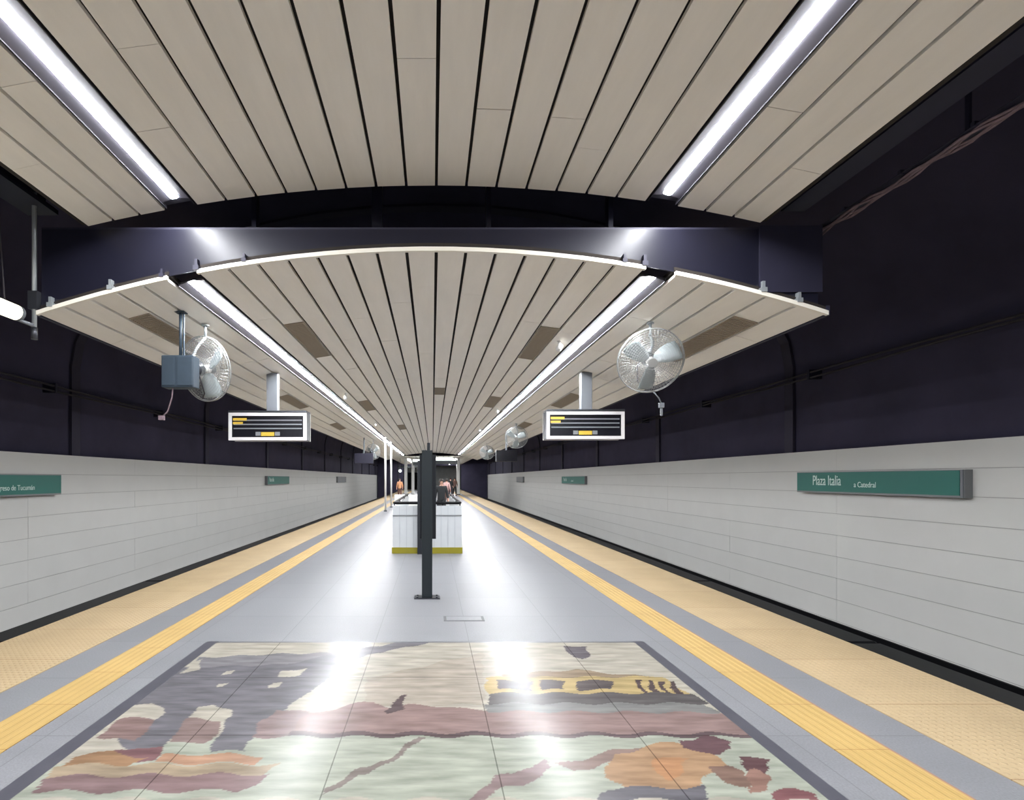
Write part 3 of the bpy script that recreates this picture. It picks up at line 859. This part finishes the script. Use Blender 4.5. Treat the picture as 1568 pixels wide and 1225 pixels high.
for x, y in [(-W2 + .03, .1), (W2 - .03, .1), (0, .03)] + [(s * (W2 - .03), y) for s in (-1, 1) for y in (2, 4, 6)]:
    b.tube([(x, y, 1.0), (x, y, 1.08)], .014, 8)
b.build('handrail', 'black', t)
t = thing('dark_column', 'slim near black column against the stair enclosure, hidden behind the post', 'column', (-.245, 10.82, 0))
MB().box(-.07, .05, -.05, .05, .0, 1.98).build('shaft', 'postdark', t)

# ------------------------------------------------------------------ pale poles
def pole(x, y, label, first=[None]):
    if first[0] is None:
        t = thing('pale_pole', label, 'pole', (x, y, 0), 0, 'slim pale poles on the left of the platform')
        MB().tube([(0, 0, .05), (0, 0, z_far(x - .06) - .012)], .05, 14).build('shaft', 'white', t)
        MB().lathe((0, 0, 0), [(.09, 0), (.09, .02), (.06, .05)], 14).build('base', 'post', t)
        first[0] = t
    else: dup(first[0], (x, y, 0), label)
pole(-2.3, 25.0, 'slim pale floor to ceiling pole, the left one of two at left')
pole(-2.3, 28.5, 'slim pale floor to ceiling pole, the right one of two at left')

# ------------------------------------------------------------------ distant end of the platform
first = None
for i, (x, y) in enumerate(((-2.6, 50), (-1.9, 50), (-1.5, 56), (-.9, 60), (2.55, 50), (3.0, 60))):
    if first is None:
        first = t = thing('white_column', 'square white column far along the platform, leftmost of the row', 'column', (x, y, 0), 0, 'white columns in the distance')
        MB().box(-.14, .14, -.14, .14, .1, EYE + 1.98).build('shaft', 'white', t)
        MB().box(-.17, .17, -.17, .17, 0, .1).build('plinth', 'motor', t)
    else:
        dup(first, (x, y, 0), 'square white column far along the platform, ' + ['second from left', 'third from left', 'just left of the post', 'just right of the people', 'rightmost and farthest'][i - 1])
M['litsign'] = mat('lit_sign', (230, 236, 230), .5, emit=(232, 244, 238), estr=1.1)
t = thing('lit_sign', 'bright white lit sign box far off above the people', 'sign', (1.0, 47, EYE + 1.98))
MB().box(-.9, .9, -.1, .1, -.30, -.04).build('face', 'litsign', t)
MB().box(-1.0, 1.3, -.08, .12, -.65, -.31).build('lower_panel', 'post', t)
for e in (-.6, .56): MB().box(e, e + .04, -.02, .02, -.05, 0).build('bracket', 'pale', t)
t = thing('lit_sign', 'bright white lit sign box far off just left of the post', 'sign', (-1.3, 47, EYE + 1.98))
MB().box(-.5, .5, -.1, .1, -.42, -.2).build('face', 'litsign', t)
MB().box(-.5, .5, -.08, .12, -.75, -.42).build('lower_panel', 'post', t)
for e in (-.3, .26): MB().box(e, e + .04, -.02, .02, -.2, 0).build('bracket', 'pale', t)
t = thing('cross_header', 'dark header beam across the far end of the platform', 'beam', (0, 58, EYE + 1.35))
MB().box(-4.0, -.9, -.1, .1, -.1, .1).build('beam', 'post', t)
for e in (-3.95, -1.0): MB().box(e, e + .1, -.08, .08, -EYE - 1.35, .62).build('support', 'post', t)
t = thing('round_lamp', 'small round glowing lamp in the far left distance', 'light', (-3.1, 49, EYE + .75))
MB().lathe((0, 0, -.15), [(.02, 0), (.13, .06), (.16, .15), (.13, .24), (.02, .3)], 16).build('globe', 'litsign', t)
MB().tube([(0, 0, .14), (0, 0, 1.23)], .015, 8).build('rod', 'pale', t)
t = thing('far_doorway', 'dark doorway in the pale wall at the very end of the platform', 'doorway', (-2.9, 77.5, 0))
MB().box(-.8, .8, -.05, .08, 0, 2.5).build('opening', 'bed', t)
b = MB(); b.box(-.9, -.8, -.1, .08, 0, 2.6); b.box(.8, .9, -.1, .08, 0, 2.6); b.box(-.9, .9, -.1, .08, 2.5, 2.6); b.build('frame', 'signgrey', t)
# lights over the far concourse
for i, x in enumerate((-2.4, 2.3)):
    t = thing('concourse_light', 'pale strip light over the distant end of the platform, ' + ('left' if i == 0 else 'right'), 'light', (x, 50, EYE + 1.975))
    MB().box(-.05, .05, 0, 19.5, -.06, -.02).build('diffuser', 'lamp_far', t)
    MB().box(-.08, .08, -.02, 19.52, -.02, 0).build('housing', 'pale', t)
# bench-like white boxes behind the stair enclosure
t = thing('white_cabinet', 'low white cabinet behind the stair enclosure, left of the post', 'cabinet', (-1.05, 20.5, 0))
MB().box(-.45, .45, -.3, .3, .06, .95).build('body', 'white', t, bevel=.01)
MB().box(-.42, .42, -.27, .27, 0, .06).build('plinth', 'motor', t)
for e in (-.43, .01): MB().box(e, e + .42, -.315, -.3, .1, .9).build('door', 'white', t)

# ------------------------------------------------------------------ people
def skin_mesh(name, pts, edges, m, parent, root=0, sub=1):
    me = bpy.data.meshes.new(name); me.from_pydata([p[:3] for p in pts], [], []); 
    me = bpy.data.meshes.new(name); me.from_pydata([p[:3] for p in pts], edges, [])
    o = bpy.data.objects.new(name, me); COL.objects.link(o)
    md = o.modifiers.new('skin', 'SKIN'); md.use_smooth_shade = True
    sv = me.skin_vertices[0].data
    for i, p in enumerate(pts):
        r = p[3]; sv[i].radius = r if isinstance(r, tuple) else (r, r)
        sv[i].use_root = (i == root)
    s = o.modifiers.new('sub', 'SUBSURF'); s.levels = sub; s.render_levels = sub
    me.materials.append(M[m]); o.parent = parent
    return o
def person(label, loc, h, rz, top, legs, stride=.0, bag=False):
    k = h / 1.7
    t = thing('person', label, 'person', loc, rz, None)
    t.scale = (k, k, k)
    s = stride
    pts = [(0, 0, .95, (.11, .08)), (0, 0, 1.12, (.11, .075)), (0, 0, 1.32, (.125, .085)), (0, 0, 1.43, (.09, .07)), (0, -.01, 1.50, .05),
           (0, -.015, 1.565, (.07, .085)), (0, -.015, 1.63, (.078, .09)),
           (.17, 0, 1.39, .06), (.24, .0, 1.12, .045), (.26, -.08, .88, .032),
           (-.17, 0, 1.39, .06), (-.24, .0, 1.12, .045), (-.26, -.05, .88, .032),
           (.09, -.02 * s, .85, .095), (.10, -.3 * s, .48, .065), (.11, -.28 * s, .1, .042), (.11, -.12 - .28 * s, .045, .04),
           (-.09, .02 * s, .85, .095), (-.10, .12 * s, .48, .065), (-.11, .38 * s, .12, .042), (-.11, -.1 + .38 * s, .045, .04)]
    edges = [(0, 1), (1, 2), (2, 3), (3, 4), (4, 5), (5, 6), (2, 7), (7, 8), (8, 9), (2, 10), (10, 11), (11, 12), (0, 13), (13, 14), (14, 15), (15, 16), (0, 17), (17, 18), (18, 19), (19, 20)]
    for wi, sx in ((9, 1), (12, -1)):
        wx, wy, wz = pts[wi][:3]
        pi = len(pts); pts.append((wx + .0, wy - .02, wz - .06, (.016, .032))); edges.append((wi, pi))
        for fgr in range(4):
            a = len(pts); off = (fgr - 1.5) * .02; ln = (.07, .08, .075, .06)[fgr]
            pts.append((wx, wy - .02 + off, wz - .06 - ln * .55, .009)); pts.append((wx - sx * .012, wy - .022 + off, wz - .06 - ln, .008))
            edges += [(pi, a), (a, a + 1)]
        a = len(pts); pts.append((wx - sx * .01, wy - .055, wz - .05, .010)); pts.append((wx - sx * .018, wy - .07, wz - .085, .009)); edges += [(pi, a), (a, a + 1)]
    body = skin_mesh('body', pts, edges, 'skin', t, 0, 1)
    # face details
    hd = Vector((0, -.015, 1.60))
    b = MB(); b.lathe((0, -.105, 1.585), [(.008, 0), (.014, .012), (.005, .03)], 8, (0, -.3, 1)); b.build('nose', 'skin', body)
    for sx in (-1, 1):
        b = MB(); b.lathe((sx * .03, -.098, 1.62), [(.003, 0), (.009, .004), (.003, .008)], 8, (0, -1, 0)); b.build('eye', 'hair', body)
        b = MB(); b.lathe((sx * .076, -.01, 1.585), [(.005, 0), (.018, .015), (.018, .03), (.005, .05)], 8, (0, 0, 1)); b.build('ear', 'skin', body)
    MB().box(-.022, .022, -.1, -.09, 1.545, 1.552).build('mouth', 'brown', body)
    b = MB(); b.lathe((0, .012, 1.55), [(.05, 0), (.088, .03), (.096, .08), (.085, .13), (.05, .16), (.01, .17)], 16, (0, .12, 1)); b.build('hair', 'hair', t)
    tp = [(0, 0, .80, (.175, .135)), (0, 0, .93, (.175, .13)), (0, 0, 1.12, (.155, .115)), (0, 0, 1.32, (.175, .125)), (0, 0, 1.42, (.1, .08)), (.17, 0, 1.39, .075), (.24, 0, 1.12, .06), (.258, -.07, .93, .045), (-.17, 0, 1.39, .075), (-.24, 0, 1.12, .06), (-.258, -.045, .93, .045)]
    skin_mesh('top', tp, [(0, 1), (1, 2), (2, 3), (3, 4), (3, 5), (5, 6), (6, 7), (3, 8), (8, 9), (9, 10)], top, t, 0, 1)
    lp = [(0, 0, .97, (.155, .115))] + [(p[0], p[1], p[2], p[3] + .018) for p in (pts[13], pts[14])] + [(pts[15][0], pts[15][1], .13, .058)] + [(p[0], p[1], p[2], p[3] + .018) for p in (pts[17], pts[18])] + [(pts[19][0], pts[19][1], .15, .058)]
    skin_mesh('trousers', lp, [(0, 1), (1, 2), (2, 3), (0, 4), (4, 5), (5, 6)], legs, t, 0, 1)
    for i in (15, 19):
        x, y = pts[i][:2]
        b = MB(); b.box(x - .045, x + .045, y - .18, y + .07, 0.0, .085); b.build('shoe', 'shoe', t, bevel=.025)
    if bag:
        b = MB(); b.box(.2, .3, -.02, .2, .55, .85); b.build('bag', 'jacket', t, bevel=.03)
    return t
person('person in a dark jacket standing behind the stair enclosure, close to the post', (.33, 18.6, 0), 1.58, R(10), 'jacket', 'jacket')
person('person in a pale pink top beyond the dark jacketed person', (.92, 33, 0), 1.60, R(160), 'pink', 'brown', .3)
person('person in brown walking far off on the right, beside the white column', (2.1, 48, 0), 1.68, R(10), 'brown', 'jacket', .5)
person('person in dark clothes far off, just left of the walker in brown', (1.65, 46.2, 0), 1.65, R(30), 'jacket', 'jeans', .2)
person('person in an orange top far off at the left of the platform', (-2.62, 41, 0), 1.60, R(0), 'orange', 'brown', .3)
